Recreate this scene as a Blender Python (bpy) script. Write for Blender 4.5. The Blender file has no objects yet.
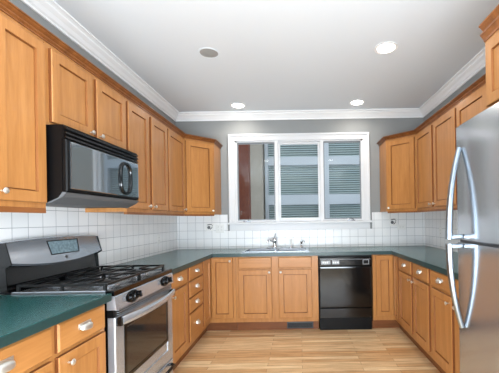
import bpy, bmesh, math, random
from math import pi, sin, cos, radians as R
from mathutils import Vector, Matrix
random.seed(7)
SC = bpy.context.scene
C = SC.collection

# ------------------------------------------------------------------ camera, world, lights, exposure
cd = bpy.data.cameras.new('camera'); cam = bpy.data.objects.new('camera', cd); C.objects.link(cam)
EYE = 1.29
FPX = 315.0
cam.matrix_world = Matrix.Translation((0, 0, EYE)) @ Matrix.Rotation(R(90), 4, 'X') @ Matrix.Rotation(-0.016, 4, 'Z')
cd.sensor_fit = 'HORIZONTAL'; cd.sensor_width = 36.0; cd.lens = 36.0 * FPX / 499.0
cd.shift_x = -(300.0 - 249.5) / 499.0
cd.shift_y = (219.5 - 186.5) / 499.0
cd.clip_start = 0.02
SC.camera = cam

w = bpy.data.worlds.new('sky'); SC.world = w; w.use_nodes = True
bg = w.node_tree.nodes['Background']; bg.inputs[0].default_value = (0.84, 0.91, 1.0, 1); bg.inputs[1].default_value = 0.95

def area(name, loc, rot, sx, sy, power, color=(1, 1, 1), spread=180):
    l = bpy.data.lights.new(name, 'AREA'); l.shape = 'RECTANGLE'; l.size = sx; l.size_y = sy
    l.energy = power; l.color = color; l.spread = R(spread)
    o = bpy.data.objects.new(name, l); C.objects.link(o); o.location = loc; o.rotation_euler = rot
    return o
area('added_fill_left', (-3.55, -2.2, 1.45), (R(90), 0, R(-68)), 3.0, 2.2, 215, (0.84, 0.93, 1.0))  # added fill light on the left; the wall there has no window
area('added_fill_right', (3.55, -2.2, 1.45), (R(90), 0, R(68)), 3.0, 2.2, 215, (0.84, 0.93, 1.0))  # matching added fill on the right, again without a window
area('added_bounce_fill', (0.0, -1.3, 0.75), (R(134), 0, 0), 3.2, 0.9, 165, (0.80, 0.91, 1.0))  # added unseen fill aimed up and forward, brightens ceiling and cabinets

SC.view_settings.view_transform = 'Standard'
SC.view_settings.look = 'None'
SC.view_settings.gamma = 1.0
SC.view_settings.use_curve_mapping = False
SC.view_settings.exposure = 0.80

# ------------------------------------------------------------------ materials
def lin(c):
    return tuple(((x / 255) / 12.92 if x / 255 <= 0.04045 else ((x / 255 + 0.055) / 1.055) ** 2.4) for x in c) + (1.0,)
def mat(name, rgb, rough=0.5, metal=0.0, coat=0.0, spec=0.5, var=0.0, vscale=8.0, emit=None):
    m = bpy.data.materials.new(name); m.use_nodes = True
    nt = m.node_tree; b = nt.nodes['Principled BSDF']
    c = lin(rgb)
    b.inputs['Base Color'].default_value = c
    b.inputs['Roughness'].default_value = rough; b.inputs['Metallic'].default_value = metal
    b.inputs['Coat Weight'].default_value = coat; b.inputs['Coat Roughness'].default_value = 0.12
    b.inputs['Specular IOR Level'].default_value = spec
    if var > 0:
        tc = nt.nodes.new('ShaderNodeTexCoord'); n = nt.nodes.new('ShaderNodeTexNoise'); n.inputs['Scale'].default_value = vscale
        n.inputs['Detail'].default_value = 4
        r = nt.nodes.new('ShaderNodeValToRGB')
        r.color_ramp.elements[0].position = 0.3; r.color_ramp.elements[1].position = 0.7
        r.color_ramp.elements[0].color = tuple(x * (1 - var) for x in c[:3]) + (1,)
        r.color_ramp.elements[1].color = tuple(min(1, x * (1 + var)) for x in c[:3]) + (1,)
        nt.links.new(tc.outputs['Object'], n.inputs['Vector']); nt.links.new(n.outputs['Fac'], r.inputs['Fac'])
        nt.links.new(r.outputs['Color'], b.inputs['Base Color'])
    if emit:
        b.inputs['Emission Color'].default_value = lin(emit[0]); b.inputs['Emission Strength'].default_value = emit[1]
    return m

def wood(name, light, dark, axis='z', rough=0.36, fig=0.5):
    m = bpy.data.materials.new(name); m.use_nodes = True
    nt = m.node_tree; b = nt.nodes['Principled BSDF']; L = nt.links
    tc = nt.nodes.new('ShaderNodeTexCoord'); oi = nt.nodes.new('ShaderNodeObjectInfo')
    add = nt.nodes.new('ShaderNodeVectorMath'); add.operation = 'ADD'
    sc = nt.nodes.new('ShaderNodeVectorMath'); sc.operation = 'SCALE'; sc.inputs[3].default_value = 7.0
    comb = nt.nodes.new('ShaderNodeCombineXYZ')
    for i in range(3): L.new(oi.outputs['Random'], comb.inputs[i])
    L.new(comb.outputs[0], sc.inputs[0]); L.new(tc.outputs['Object'], add.inputs[0]); L.new(sc.outputs[0], add.inputs[1])
    mp = nt.nodes.new('ShaderNodeMapping')
    mp.inputs['Scale'].default_value = {'z': (14, 14, 1.3), 'x': (1.3, 14, 14)}[axis]
    L.new(add.outputs[0], mp.inputs['Vector'])
    n1 = nt.nodes.new('ShaderNodeTexNoise'); n1.inputs['Scale'].default_value = 1.3; n1.inputs['Detail'].default_value = 6; n1.inputs['Distortion'].default_value = 0.8
    L.new(mp.outputs[0], n1.inputs['Vector'])
    n2 = nt.nodes.new('ShaderNodeTexNoise'); n2.inputs['Scale'].default_value = 9; n2.inputs['Detail'].default_value = 3
    L.new(mp.outputs[0], n2.inputs['Vector'])
    mx = nt.nodes.new('ShaderNodeMix'); mx.inputs[0].default_value = 0.3
    L.new(n1.outputs['Fac'], mx.inputs[2]); L.new(n2.outputs['Fac'], mx.inputs[3])
    r = nt.nodes.new('ShaderNodeValToRGB'); r.color_ramp.elements[0].position = 0.27; r.color_ramp.elements[1].position = 0.66
    r.color_ramp.elements[0].color = lin(dark); r.color_ramp.elements[1].color = lin(light)
    L.new(mx.outputs[0], r.inputs['Fac'])
    L.new(r.outputs['Color'], b.inputs['Base Color'])
    b.inputs['Roughness'].default_value = rough; b.inputs['Specular IOR Level'].default_value = 0.3; b.inputs['Coat Weight'].default_value = 0.2; b.inputs['Coat Roughness'].default_value = 0.15
    return m

M = {}
M['maple'] = wood('honey_maple', (184, 128, 73), (158, 104, 54))
M['maple_h'] = wood('honey_maple_horizontal', (184, 128, 73), (160, 106, 56), 'x')
M['groove'] = mat('groove_painted_shade', (140, 86, 42), 0.5)  # shade in the panel groove, painted as a darker brown
M['edge'] = mat('dark_door_edge', (122, 70, 33), 0.5)  # darker brown on the sides of doors and drawers
M['crown_wood'] = wood('stained_crown', (146, 90, 46), (104, 60, 30), 'x')
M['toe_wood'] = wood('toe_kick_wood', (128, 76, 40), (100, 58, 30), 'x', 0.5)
M['white_paint'] = mat('white_trim_paint', (244, 245, 246), 0.4)
M['window_paint'] = mat('white_window_paint', (218, 219, 221), 0.45)
M['ceiling'] = mat('ceiling_paint', (222, 228, 234), 0.9)
M['wall'] = mat('grey_wall_paint', (142, 144, 144), 0.85, var=0.02)
M['steel'] = mat('brushed_steel', (184, 190, 198), 0.27, 0.72)
M['steel_fridge'] = mat('fridge_steel', (184, 187, 191), 0.15, 0.88)
M['steel_side'] = mat('fridge_case_grey', (90, 92, 95), 0.5)
M['handle_steel'] = mat('handle_steel', (150, 160, 170), 0.3, 1.0)
M['chrome'] = mat('chrome', (215, 217, 220), 0.12, 1.0)
M['nickel'] = mat('satin_nickel', (222, 219, 212), 0.36, 0.85)
M['black'] = mat('black_enamel', (6, 6, 7), 0.16, spec=0.4)
M['blackm'] = mat('black_matte', (6, 6, 7), 0.4, spec=0.2)
M['cooktop'] = mat('cooktop_black_gloss', (122, 124, 127), 0.2, 0.5)
M['iron'] = mat('cast_iron', (10, 10, 11), 0.35, spec=0.4)
M['blackglass'] = mat('black_glass', (40, 43, 46), 0.05, spec=1.0, coat=1.0)
M['mwglass'] = mat('microwave_mirror_glass', (160, 168, 174), 0.04, 0.9)
M['ovenglass'] = mat('oven_glass', (44, 42, 40), 0.07, 0.3, coat=0.4)
M['dw'] = mat('dishwasher_black', (8, 8, 9), 0.12)
M['dwpanel'] = mat('dishwasher_keys', (150, 154, 158), 0.4, var=0.25, vscale=90)
M['display'] = mat('display_glass', (110, 130, 138), 0.2, coat=0.4, var=0.3, vscale=60)
M['plastic_white'] = mat('white_plastic', (228, 228, 226), 0.35)
M['plastic_dark'] = mat('dark_plastic', (60, 60, 62), 0.4)
M['grille'] = mat('speaker_grille_grey', (160, 160, 158), 0.7, var=0.1, vscale=300)
M['lamp'] = mat('lamp_lens', (255, 250, 240), 0.5, emit=((255, 248, 235), 9.0))
M['brick'] = mat('brown_brick', (104, 48, 28), 0.8, var=0.15, vscale=20)
M['stucco'] = mat('grey_stucco', (150, 141, 130), 0.9, var=0.05)
M['siding'] = mat('bluewhite_trim', (176, 180, 186), 0.6)
M['nglass'] = mat('neighbour_glass', (112, 128, 126), 0.3)
M['slat'] = mat('blind_slat', (184, 196, 196), 0.5)
M['slot'] = mat('slot_black', (10, 10, 10), 0.6)
M['motif'] = mat('tile_motif', (92, 92, 96), 0.4, var=0.4, vscale=70)
M['sashgrey'] = mat('screen_frame_grey', (130, 134, 138), 0.4)

def counter_mat():
    m = bpy.data.materials.new('teal_laminate'); m.use_nodes = True
    nt = m.node_tree; b = nt.nodes['Principled BSDF']; L = nt.links
    tc = nt.nodes.new('ShaderNodeTexCoord')
    n = nt.nodes.new('ShaderNodeTexNoise'); n.inputs['Scale'].default_value = 110; n.inputs['Detail'].default_value = 8; n.inputs['Roughness'].default_value = 0.7
    r = nt.nodes.new('ShaderNodeValToRGB')
    r.color_ramp.elements[0].position = 0.35; r.color_ramp.elements[0].color = lin((24, 72, 72))
    r.color_ramp.elements[1].position = 0.68; r.color_ramp.elements[1].color = lin((40, 98, 97))
    L.new(tc.outputs['Object'], n.inputs['Vector']); L.new(n.outputs['Fac'], r.inputs['Fac']); L.new(r.outputs['Color'], b.inputs['Base Color'])
    b.inputs['Roughness'].default_value = 0.25; b.inputs['Specular IOR Level'].default_value = 0.5; b.inputs['Coat Weight'].default_value = 0.2; b.inputs['Coat Roughness'].default_value = 0.16
    return m
M['counter'] = counter_mat()
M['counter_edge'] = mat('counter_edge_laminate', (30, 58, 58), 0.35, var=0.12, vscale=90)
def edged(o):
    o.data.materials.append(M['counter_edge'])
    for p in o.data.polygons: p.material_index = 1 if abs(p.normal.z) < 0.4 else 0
    return o

def tile_mat(name, plane, off):
    m = bpy.data.materials.new(name); m.use_nodes = True
    nt = m.node_tree; b = nt.nodes['Principled BSDF']; L = nt.links
    tc = nt.nodes.new('ShaderNodeTexCoord'); sp = nt.nodes.new('ShaderNodeSeparateXYZ'); cb = nt.nodes.new('ShaderNodeCombineXYZ')
    L.new(tc.outputs['Object'], sp.inputs[0])
    L.new(sp.outputs['Y' if plane == 'yz' else 'X'], cb.inputs[0]); L.new(sp.outputs['Z'], cb.inputs[1])
    ad = nt.nodes.new('ShaderNodeVectorMath'); ad.operation = 'ADD'; ad.inputs[1].default_value = (off[0], off[1], 0)
    L.new(cb.outputs[0], ad.inputs[0])
    br = nt.nodes.new('ShaderNodeTexBrick'); br.offset = 0; br.squash = 1
    br.inputs['Scale'].default_value = 1; br.inputs['Brick Width'].default_value = 0.11; br.inputs['Row Height'].default_value = 0.11
    br.inputs['Mortar Size'].default_value = 0.0019; br.inputs['Mortar Smooth'].default_value = 0.3
    br.inputs['Color1'].default_value = lin((236, 236, 236)); br.inputs['Color2'].default_value = lin((229, 230, 231)); br.inputs['Mortar'].default_value = lin((148, 151, 155))
    L.new(ad.outputs[0], br.inputs['Vector']); L.new(br.outputs['Color'], b.inputs['Base Color'])
    bp = nt.nodes.new('ShaderNodeBump'); bp.inputs['Strength'].default_value = 0.25; bp.inputs['Distance'].default_value = 0.001; bp.invert = True
    L.new(br.outputs['Fac'], bp.inputs['Height']); L.new(bp.outputs[0], b.inputs['Normal'])
    b.inputs['Roughness'].default_value = 0.3
    return m
M['tile_side'] = tile_mat('white_tile_side', 'yz', (-1.821 + 1.1, 0.053))
M['tile_back'] = tile_mat('white_tile_back', 'xz', (2.2 - 0.014, 0.053))

def floor_mat():
    m = bpy.data.materials.new('oak_strip_floor'); m.use_nodes = True
    nt = m.node_tree; b = nt.nodes['Principled BSDF']; L = nt.links
    tc = nt.nodes.new('ShaderNodeTexCoord')
    br = nt.nodes.new('ShaderNodeTexBrick'); br.offset = 0.37; br.offset_frequency = 2; br.squash = 1
    br.inputs['Scale'].default_value = 1; br.inputs['Brick Width'].default_value = 0.83; br.inputs['Row Height'].default_value = 0.058
    br.inputs['Mortar Size'].default_value = 0.0011; br.inputs['Mortar Smooth'].default_value = 0.2
    br.inputs['Color1'].default_value = lin((244, 216, 172)); br.inputs['Color2'].default_value = lin((208, 160, 110)); br.inputs['Mortar'].default_value = lin((96, 58, 30))
    L.new(tc.outputs['Object'], br.inputs['Vector'])
    mp = nt.nodes.new('ShaderNodeMapping'); mp.inputs['Scale'].default_value = (1.6, 26, 1)
    L.new(tc.outputs['Object'], mp.inputs['Vector'])
    n = nt.nodes.new('ShaderNodeTexNoise'); n.inputs['Scale'].default_value = 2.2; n.inputs['Detail'].default_value = 7; n.inputs['Distortion'].default_value = 0.6
    L.new(mp.outputs[0], n.inputs['Vector'])
    r = nt.nodes.new('ShaderNodeValToRGB'); r.color_ramp.elements[0].position = 0.3; r.color_ramp.elements[0].color = (0.55, 0.47, 0.38, 1)
    r.color_ramp.elements[1].position = 0.62; r.color_ramp.elements[1].color = (1, 1, 1, 1)
    L.new(n.outputs['Fac'], r.inputs['Fac'])
    mx = nt.nodes.new('ShaderNodeMix'); mx.data_type = 'RGBA'; mx.blend_type = 'MULTIPLY'; mx.inputs[0].default_value = 0.75
    L.new(br.outputs['Color'], mx.inputs[6]); L.new(r.outputs['Color'], mx.inputs[7]); L.new(mx.outputs[2], b.inputs['Base Color'])
    b.inputs['Roughness'].default_value = 0.33
    return m
M['floor'] = floor_mat()

def glass_mat():
    m = bpy.data.materials.new('window_glass'); m.use_nodes = True
    nt = m.node_tree; nt.nodes.clear(); L = nt.links
    o = nt.nodes.new('ShaderNodeOutputMaterial'); t = nt.nodes.new('ShaderNodeBsdfTransparent'); g = nt.nodes.new('ShaderNodeBsdfGlossy')
    g.inputs['Roughness'].default_value = 0.0; t.inputs[0].default_value = (0.93, 0.96, 0.96, 1)
    f = nt.nodes.new('ShaderNodeFresnel'); f.inputs[0].default_value = 1.3
    mx = nt.nodes.new('ShaderNodeMixShader'); L.new(f.outputs[0], mx.inputs[0]); L.new(t.outputs[0], mx.inputs[1]); L.new(g.outputs[0], mx.inputs[2]); L.new(mx.outputs[0], o.inputs[0])
    return m
M['glass'] = glass_mat()

# ------------------------------------------------------------------ helpers
def NB(): return bmesh.new()
def box(bm, x0, x1, y0, y1, z0, z1, bev=0.0):
    r = bmesh.ops.create_cube(bm, size=1.0)
    vs = r['verts']
    for v in vs:
        v.co = Vector(((x0 + x1) / 2 + v.co.x * (x1 - x0), (y0 + y1) / 2 + v.co.y * (y1 - y0), (z0 + z1) / 2 + v.co.z * (z1 - z0)))
    if bev > 0:
        es = list({e for v in vs for e in v.link_edges})
        bmesh.ops.bevel(bm, geom=es, offset=bev, segments=2, affect='EDGES', profile=0.5)
    return bm
def prism(bm, prof, a0, a1, axis='x'):
    """closed 2-D profile extruded along an axis. axis x: prof=(y,z); y: (x,z); z: (x,y)"""
    def P(p, a):
        return {'x': (a, p[0], p[1]), 'y': (p[0], a, p[1]), 'z': (p[0], p[1], a)}[axis]
    A = [bm.verts.new(P(p, a0)) for p in prof]; B = [bm.verts.new(P(p, a1)) for p in prof]
    n = len(prof)
    bm.faces.new(A); bm.faces.new(B[::-1])
    for i in range(n): bm.faces.new((A[i], B[i], B[(i + 1) % n], A[(i + 1) % n]))
    bmesh.ops.recalc_face_normals(bm, faces=bm.faces[:])
    return bm
def rings(bm, x0, x1, z0, z1, rl):
    """rectangular rings (inset, y): a moulded board facing -y"""
    prev = None; first = None
    for ins, y in rl:
        vs = [bm.verts.new(p) for p in ((x0 + ins, y, z0 + ins), (x1 - ins, y, z0 + ins), (x1 - ins, y, z1 - ins), (x0 + ins, y, z1 - ins))]
        if prev:
            for i in range(4): bm.faces.new((prev[i], prev[(i + 1) % 4], vs[(i + 1) % 4], vs[i]))
        else: first = vs
        prev = vs
    bm.faces.new(prev); bm.faces.new(first[::-1])
    bmesh.ops.recalc_face_normals(bm, faces=bm.faces[:])
    return bm
def lathe(bm, prof, n=20, M4=None):
    """prof: (r, h) pairs round local z; closed with caps; M4 places it"""
    M4 = M4 or Matrix.Identity(4)
    rs = []
    for r, h in prof:
        if r < 1e-6: rs.append([bm.verts.new(M4 @ Vector((0, 0, h)))])
        else: rs.append([bm.verts.new(M4 @ Vector((r * cos(2 * pi * i / n), r * sin(2 * pi * i / n), h))) for i in range(n)])
    for a, b in zip(rs, rs[1:]):
        for i in range(n):
            j = (i + 1) % n
            if len(a) == 1 and len(b) == 1: continue
            if len(a) == 1: bm.faces.new((a[0], b[j], b[i]))
            elif len(b) == 1: bm.faces.new((a[i], a[j], b[0]))
            else: bm.faces.new((a[i], a[j], b[j], b[i]))
    if len(rs[0]) > 1: bm.faces.new(rs[0][::-1])
    if len(rs[-1]) > 1: bm.faces.new(rs[-1])
    bmesh.ops.recalc_face_normals(bm, faces=bm.faces[:])
    return bm
def tube(bm, pts, rad, n=10, flat=1.0, up=Vector((0, 0, 1))):
    """swept tube through points; rad number or list; flat squeezes across"""
    pts = [Vector(p) for p in pts]; rs = []
    for i, p in enumerate(pts):
        t = (pts[min(i + 1, len(pts) - 1)] - pts[max(i - 1, 0)]).normalized()
        u = up if abs(t.dot(up)) < 0.95 else Vector((1, 0, 0))
        a = t.cross(u).normalized(); b = a.cross(t).normalized()
        r = rad[i] if isinstance(rad, (list, tuple)) else rad
        rs.append([bm.verts.new(p + a * (r * flat * cos(2 * pi * k / n)) + b * (r * sin(2 * pi * k / n))) for k in range(n)])
    for a, b in zip(rs, rs[1:]):
        for i in range(n):
            j = (i + 1) % n; bm.faces.new((a[i], a[j], b[j], b[i]))
    bm.faces.new(rs[0][::-1]); bm.faces.new(rs[-1])
    bmesh.ops.recalc_face_normals(bm, faces=bm.faces[:])
    return bm
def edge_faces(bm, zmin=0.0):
    # side edges take a darker brown; the panel groove gets its shade painted in
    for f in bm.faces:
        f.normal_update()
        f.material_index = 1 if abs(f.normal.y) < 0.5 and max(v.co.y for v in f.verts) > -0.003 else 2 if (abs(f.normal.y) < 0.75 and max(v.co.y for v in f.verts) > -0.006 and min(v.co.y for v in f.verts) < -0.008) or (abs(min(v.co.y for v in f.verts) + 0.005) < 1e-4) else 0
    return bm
def obj(name, bm, m, parent=None, smooth=False, kind=None, label=None):
    me = bpy.data.meshes.new(name); bm.to_mesh(me); bm.free()
    me.materials.append(M[m])
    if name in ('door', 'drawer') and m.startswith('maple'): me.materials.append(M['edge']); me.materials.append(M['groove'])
    if smooth:
        for p in me.polygons: p.use_smooth = True
        try: me.set_sharp_from_angle(angle=R(38))
        except Exception: pass
    o = bpy.data.objects.new(name, me); C.objects.link(o)
    if parent: o.parent = parent
    if kind: o['kind'] = kind
    if label: o['label'] = label
    return o
def thing(name, label, cat, loc=(0, 0, 0), rot=0.0, group=None):
    o = bpy.data.objects.new(name, None); C.objects.link(o)
    o.empty_display_size = 0.1
    o.location = loc; o.rotation_euler = (0, 0, rot); o['label'] = label; o['category'] = cat
    if group: o['group'] = group
    return o
def tag(o, label, cat, group=None):
    o['label'] = label; o['category'] = cat
    if group: o['group'] = group
    return o
def struct(name, bm, m, parent=None):
    return obj(name, bm, m, parent, kind='structure' if not parent else None)

# ------------------------------------------------------------------ dimensions
XL, XR, YB, YR, ZC = -1.674, 1.700, 4.28, -3.0, 2.745
FL, FR, FB = -1.055, 1.087, 3.642        # face frame planes of base cabinets (doors stand 20 mm proud)
UL, UR, UB = -1.344, 1.370, 3.95         # face frame planes of upper cabinets
CT = 0.911
TH = 0.15
# ------------------------------------------------------------------ room
YO, XO, YE = -0.5, 3.75, -4.6       # the kitchen opens to a wider living room behind the camera
bm = NB(); box(bm, XL - TH, XR + TH, YO, YB + TH, -0.05, 0); box(bm, -XO, XO, YE, YO, -0.05, 0); struct('floor', bm, 'floor')
bm = NB(); box(bm, XL - TH, XR + TH, YO, YB + TH, ZC, ZC + 0.1); box(bm, -XO, XO, YE, YO, ZC, ZC + 0.1); struct('ceiling', bm, 'ceiling')
bm = NB(); box(bm, XL - TH, XL, YO, YB, 0, ZC); box(bm, -XO, XL - TH, YO, YO + TH, 0, ZC); box(bm, -XO - TH, -XO, YE, YO + TH, 0, ZC); struct('wall_left', bm, 'wall')
bm = NB(); box(bm, XR, XR + TH, YO, YB, 0, ZC); box(bm, XR + TH, XO, YO, YO + TH, 0, ZC); box(bm, XO, XO + TH, YE, YO + TH, 0, ZC); struct('wall_right', bm, 'wall')
WX0, WX1, WZ0, WZ1 = -0.875, 0.872, 1.262, 2.375
bm = NB()
box(bm, XL - TH, WX0, YB, YB + TH, 0, ZC); box(bm, WX1, XR + TH, YB, YB + TH, 0, ZC)
box(bm, WX0, WX1, YB, YB + TH, 0, WZ0); box(bm, WX0, WX1, YB, YB + TH, WZ1, ZC)
struct('wall_back', bm, 'wall')
struct('wall_front', box(NB(), -XO, XO, YE - TH, YE, 0, ZC), 'wall')

# white crown moulding under the ceiling
def crown_prof(s):    # (out from wall, z)
    return [(0, ZC - 0.098), (0.012 * s, ZC - 0.098), (0.014 * s, ZC - 0.086), (0.009 * s, ZC - 0.082), (0.024 * s, ZC - 0.074), (0.040 * s, ZC - 0.052), (0.064 * s, ZC - 0.034), (0.068 * s, ZC - 0.028), (0.062 * s, ZC - 0.022), (0.082 * s, ZC - 0.014), (0.092 * s, ZC - 0.012), (0.092 * s, ZC), (0, ZC)]
struct('trim_1', prism(NB(), [(XL + a, z) for a, z in crown_prof(1)], YO, YB, 'y'), 'white_paint')
struct('trim_2', prism(NB(), [(XR - a, z) for a, z in crown_prof(1)], YO, YB, 'y'), 'white_paint')
struct('trim_3', prism(NB(), [(YB - a, z) for a, z in crown_prof(1)], XL, XR, 'x'), 'white_paint')

# ------------------------------------------------------------------ window
wn = obj('window_1', NB(), 'window_paint', kind='structure')
bm = NB()   # flat casing with raised outer band
CX0, CX1, CZ1 = -0.952, 0.948, 2.452
for a in ((CX0, WX0 + 0.006, 1.262, WZ1 - 0.006), (WX1 - 0.006, CX1, 1.262, WZ1 - 0.006)):
    box(bm, a[0], a[1], YB - 0.020, YB, a[2], a[3], 0.003)
box(bm, CX0, CX1, YB - 0.020, YB, WZ1 - 0.006, CZ1, 0.003)
box(bm, CX0 - 0.004, CX0 + 0.022, YB - 0.034, YB, 1.262, CZ1 + 0.004, 0.004)
box(bm, CX1 - 0.022, CX1 + 0.004, YB - 0.034, YB, 1.262, CZ1 + 0.004, 0.004)
box(bm, CX0 + 0.022, CX1 - 0.022, YB - 0.034, YB, CZ1 - 0.022, CZ1 + 0.004, 0.004)
obj('window_casing', bm, 'window_paint', wn)
obj('window_stool', box(NB(), CX0 - 0.03, CX1 + 0.03, YB - 0.055, YB + 0.05, 1.236, 1.262, 0.005), 'window_paint', wn)
obj('window_apron', box(NB(), CX0, CX1, YB - 0.018, YB, 1.150, 1.236, 0.003), 'window_paint', wn)
bm = NB()   # jambs, mullions
box(bm, WX0, WX0 + 0.03, YB, YB + 0.12, WZ0, WZ1); box(bm, WX1 - 0.03, WX1, YB, YB + 0.12, WZ0, WZ1)
box(bm, WX0, WX1, YB, YB + 0.12, WZ1 - 0.025, WZ1); box(bm, WX0, WX1, YB + 0.02, YB + 0.12, WZ0, WZ0 + 0.025)
box(bm, -0.330, -0.285, YB - 0.01, YB + 0.12, WZ0, WZ1, 0.003); box(bm, 0.285, 0.330, YB - 0.01, YB + 0.12, WZ0, WZ1, 0.003)
obj('window_frame', bm, 'window_paint', wn)
for k, (a, b, m, wd) in enumerate(((-0.845, -0.330, 'sashgrey', 0.016), (-0.285, 0.285, 'window_paint', 0.028), (0.330, 0.842, 'sashgrey', 0.016))):
    s = obj('sash', NB(), m, wn)
    bm = NB(); y0, y1 = YB + 0.035, YB + 0.07; z0, z1 = WZ0 + 0.025, WZ1 - 0.025
    if k != 1:   # white casement behind the thin grey screen frame
        box(bm, a, a + wd, y0 - 0.012, y0, z0, z1); box(bm, b - wd, b, y0 - 0.012, y0, z0, z1)
        box(bm, a + wd, b - wd, y0 - 0.012, y0, z0, z0 + wd); box(bm, a + wd, b - wd, y0 - 0.012, y0, z1 - wd, z1)
    else:
        box(bm, a, a + wd, y0, y1, z0, z1); box(bm, b - wd, b, y0, y1, z0, z1)
        box(bm, a + wd, b - wd, y0, y1, z0, z0 + wd); box(bm, a + wd, b - wd, y0, y1, z1 - wd, z1)
    bm.to_mesh(s.data); bm.free()
    obj('pane', box(NB(), a + wd * .5, b - wd * .5, y0 + 0.015, y0 + 0.019, z0 + wd * .5, z1 - wd * .5), 'glass', s)
for cx in (-0.72, 0.70):
    bm = NB(); box(bm, cx - 0.05, cx + 0.05, YB - 0.012, YB + 0.02, 1.262, 1.278, 0.005)
    tube(bm, [(cx + 0.03, YB - 0.01, 1.282), (cx - 0.01, YB - 0.02, 1.292), (cx - 0.045, YB - 0.02, 1.285)], 0.006)
    obj('crank_handle', bm, 'steel', wn, smooth=True)

# ------------------------------------------------------------------ outside: the neighbouring house
nb = thing('neighbouring_house', 'grey neighbouring house with blinds in its trimmed windows, seen through the window', 'house', (0, 7.0, 0))
NY = 0.0
bm = NB(); box(bm, -4.5, 5.0, 0.12, 0.3, -0.3, 5.0); obj('wall', bm, 'stucco', nb)
def nwin(x0, x1, z0, z1, tb, tt):
    f = obj('window', NB(), 'siding', nb); bm = NB()
    t = 0.07
    box(bm, x0 - t, x0, -0.03, 0.12, z0 - tb, z1 + tt); box(bm, x1, x1 + t, -0.03, 0.12, z0 - tb, z1 + tt)
    box(bm, x0, x1, -0.03, 0.12, z0 - tb, z0); box(bm, x0, x1, -0.03, 0.12, z1, z1 + tt)
    bm.to_mesh(f.data); bm.free()
    bm = NB(); z = z0 + 0.02
    while z < z1 - 0.01:
        prism(bm, [(0.062, z), (0.070, z), (0.100, z + 0.030), (0.092, z + 0.030)], x0, x1, 'x'); z += 0.050
    obj('blind', bm, 'slat', f)
    obj('pane', box(NB(), x0, x1, 0.108, 0.118, z0, z1), 'nglass', f)
for x0, x1 in ((-0.69, 0.43), (0.66, 1.78)):
    for z0, z1, tb, tt in ((0.2, 1.62, 0.1, 0.11), (1.84, 2.50, 0.11, 0.09), (2.68, 3.3, 0.09, 0.1)): nwin(x0, x1, z0, z1, tb, tt)
obj('corner_board', box(NB(), 0.50, 0.59, -0.05, 0.12, -0.3, 4.5), 'siding', nb)
obj('bay_wall', box(NB(), -1.55, -0.79, -0.25, 0.12, -0.3, 4.5), 'stucco', nb, label='plain grey bay wall')
pr = tag(obj('brick_pier', box(NB(), -1.14, -0.905, 5.65, 5.85, 0, 4.2, 0.004), 'brick'), 'red-brown brick pier outside the left window pane', 'pier')

# ------------------------------------------------------------------ tile backsplash
T = 0.008
tag(obj('tile_backsplash', box(NB(), XL + 0.001, XL + T, 0.3, YB - T, CT - 0.02, 1.50), 'tile_side'), 'white square tile backsplash on the left wall behind the range', 'backsplash')
tag(obj('tile_backsplash', box(NB(), XR - T, XR - 0.001, 1.0, YB - T, CT - 0.02, 1.40), 'tile_side'), 'white square tile backsplash on the right wall beside the refrigerator', 'backsplash')
bm = NB(); box(bm, XL + T, CX0 - 0.031, YB - T, YB - 0.001, CT - 0.02, 1.372); box(bm, CX1 + 0.031, XR - T, YB - T, YB - 0.001, CT - 0.02, 1.372)
box(bm, CX0 - 0.031, CX1 + 0.031, YB - T, YB - 0.001, CT - 0.02, 1.150)
tag(obj('tile_backsplash', bm, 'tile_back'), 'white square tile backsplash on the back wall below the window', 'backsplash')

# ------------------------------------------------------------------ cabinet pieces (local frame: x along the front, -y outwards)
KN = [(0.005, 0), (0.005, 0.011), (0.009, 0.015), (0.0135, 0.019), (0.0140, 0.023), (0.010, 0.027), (0, 0.029)]
def knob(parent, x, z, y=-0.020):
    return obj('knob', lathe(NB(), KN, 16, Matrix.Translation((x, y, z)) @ Matrix.Rotation(R(90), 4, 'X')), 'nickel', parent, smooth=True, label='round satin nickel knob')
def bin_pull(parent, x, z, y=-0.020, s=1.0):
    bm = NB(); W = 0.038 * s; n = 12; m = 6
    rows = []
    for i in range(n + 1):
        a = pi * i / n; cx = -W * cos(a); k = max(0.12, sin(a)) ** 0.6
        row = []
        for j in range(m + 1):
            b = (pi * 0.5) * j / m
            row.append(bm.verts.new((x + cx, y - 0.026 * k * sin(b) - 0.001, z + 0.010 * s - 0.010 * s + 0.021 * s * k * cos(b))))
        row.append(bm.verts.new((x + cx, y - 0.026 * k - 0.001, z - 0.013 * s * k)))
        rows.append(row)
    for r0, r1 in zip(rows, rows[1:]):
        for j in range(len(r0) - 1): bm.faces.new((r0[j], r0[j + 1], r1[j + 1], r1[j]))
    bmesh.ops.recalc_face_normals(bm, faces=bm.faces[:])
    bmesh.ops.solidify(bm, geom=bm.faces[:], thickness=0.002)
    box(bm, x - W * 1.12, x + W * 1.12, y - 0.003, y, z - 0.004, z + 0.023 * s, 0.001)
    return obj('bin_pull', bm, 'nickel', parent, smooth=True, label='satin nickel cup pull')
def door(parent, x0, x1, z0, z1, kx=None, kz=None, sw=0.056):
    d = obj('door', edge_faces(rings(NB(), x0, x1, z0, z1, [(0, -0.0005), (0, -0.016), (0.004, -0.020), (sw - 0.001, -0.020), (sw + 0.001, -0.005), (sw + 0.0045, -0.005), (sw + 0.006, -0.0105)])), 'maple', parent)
    if kx is not None: knob(d, kx, kz)
    return d
def drawer(parent, x0, x1, z0, z1, pull=True, s=1.0):
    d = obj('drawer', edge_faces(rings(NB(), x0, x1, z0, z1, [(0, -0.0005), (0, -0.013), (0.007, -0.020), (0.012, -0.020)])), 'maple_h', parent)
    if pull: bin_pull(d, (x0 + x1) / 2, (z0 + z1) / 2, s=s)
    return d
RZ = {'L': R(90), 'R': R(-90), 'B': 0.0}
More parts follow.
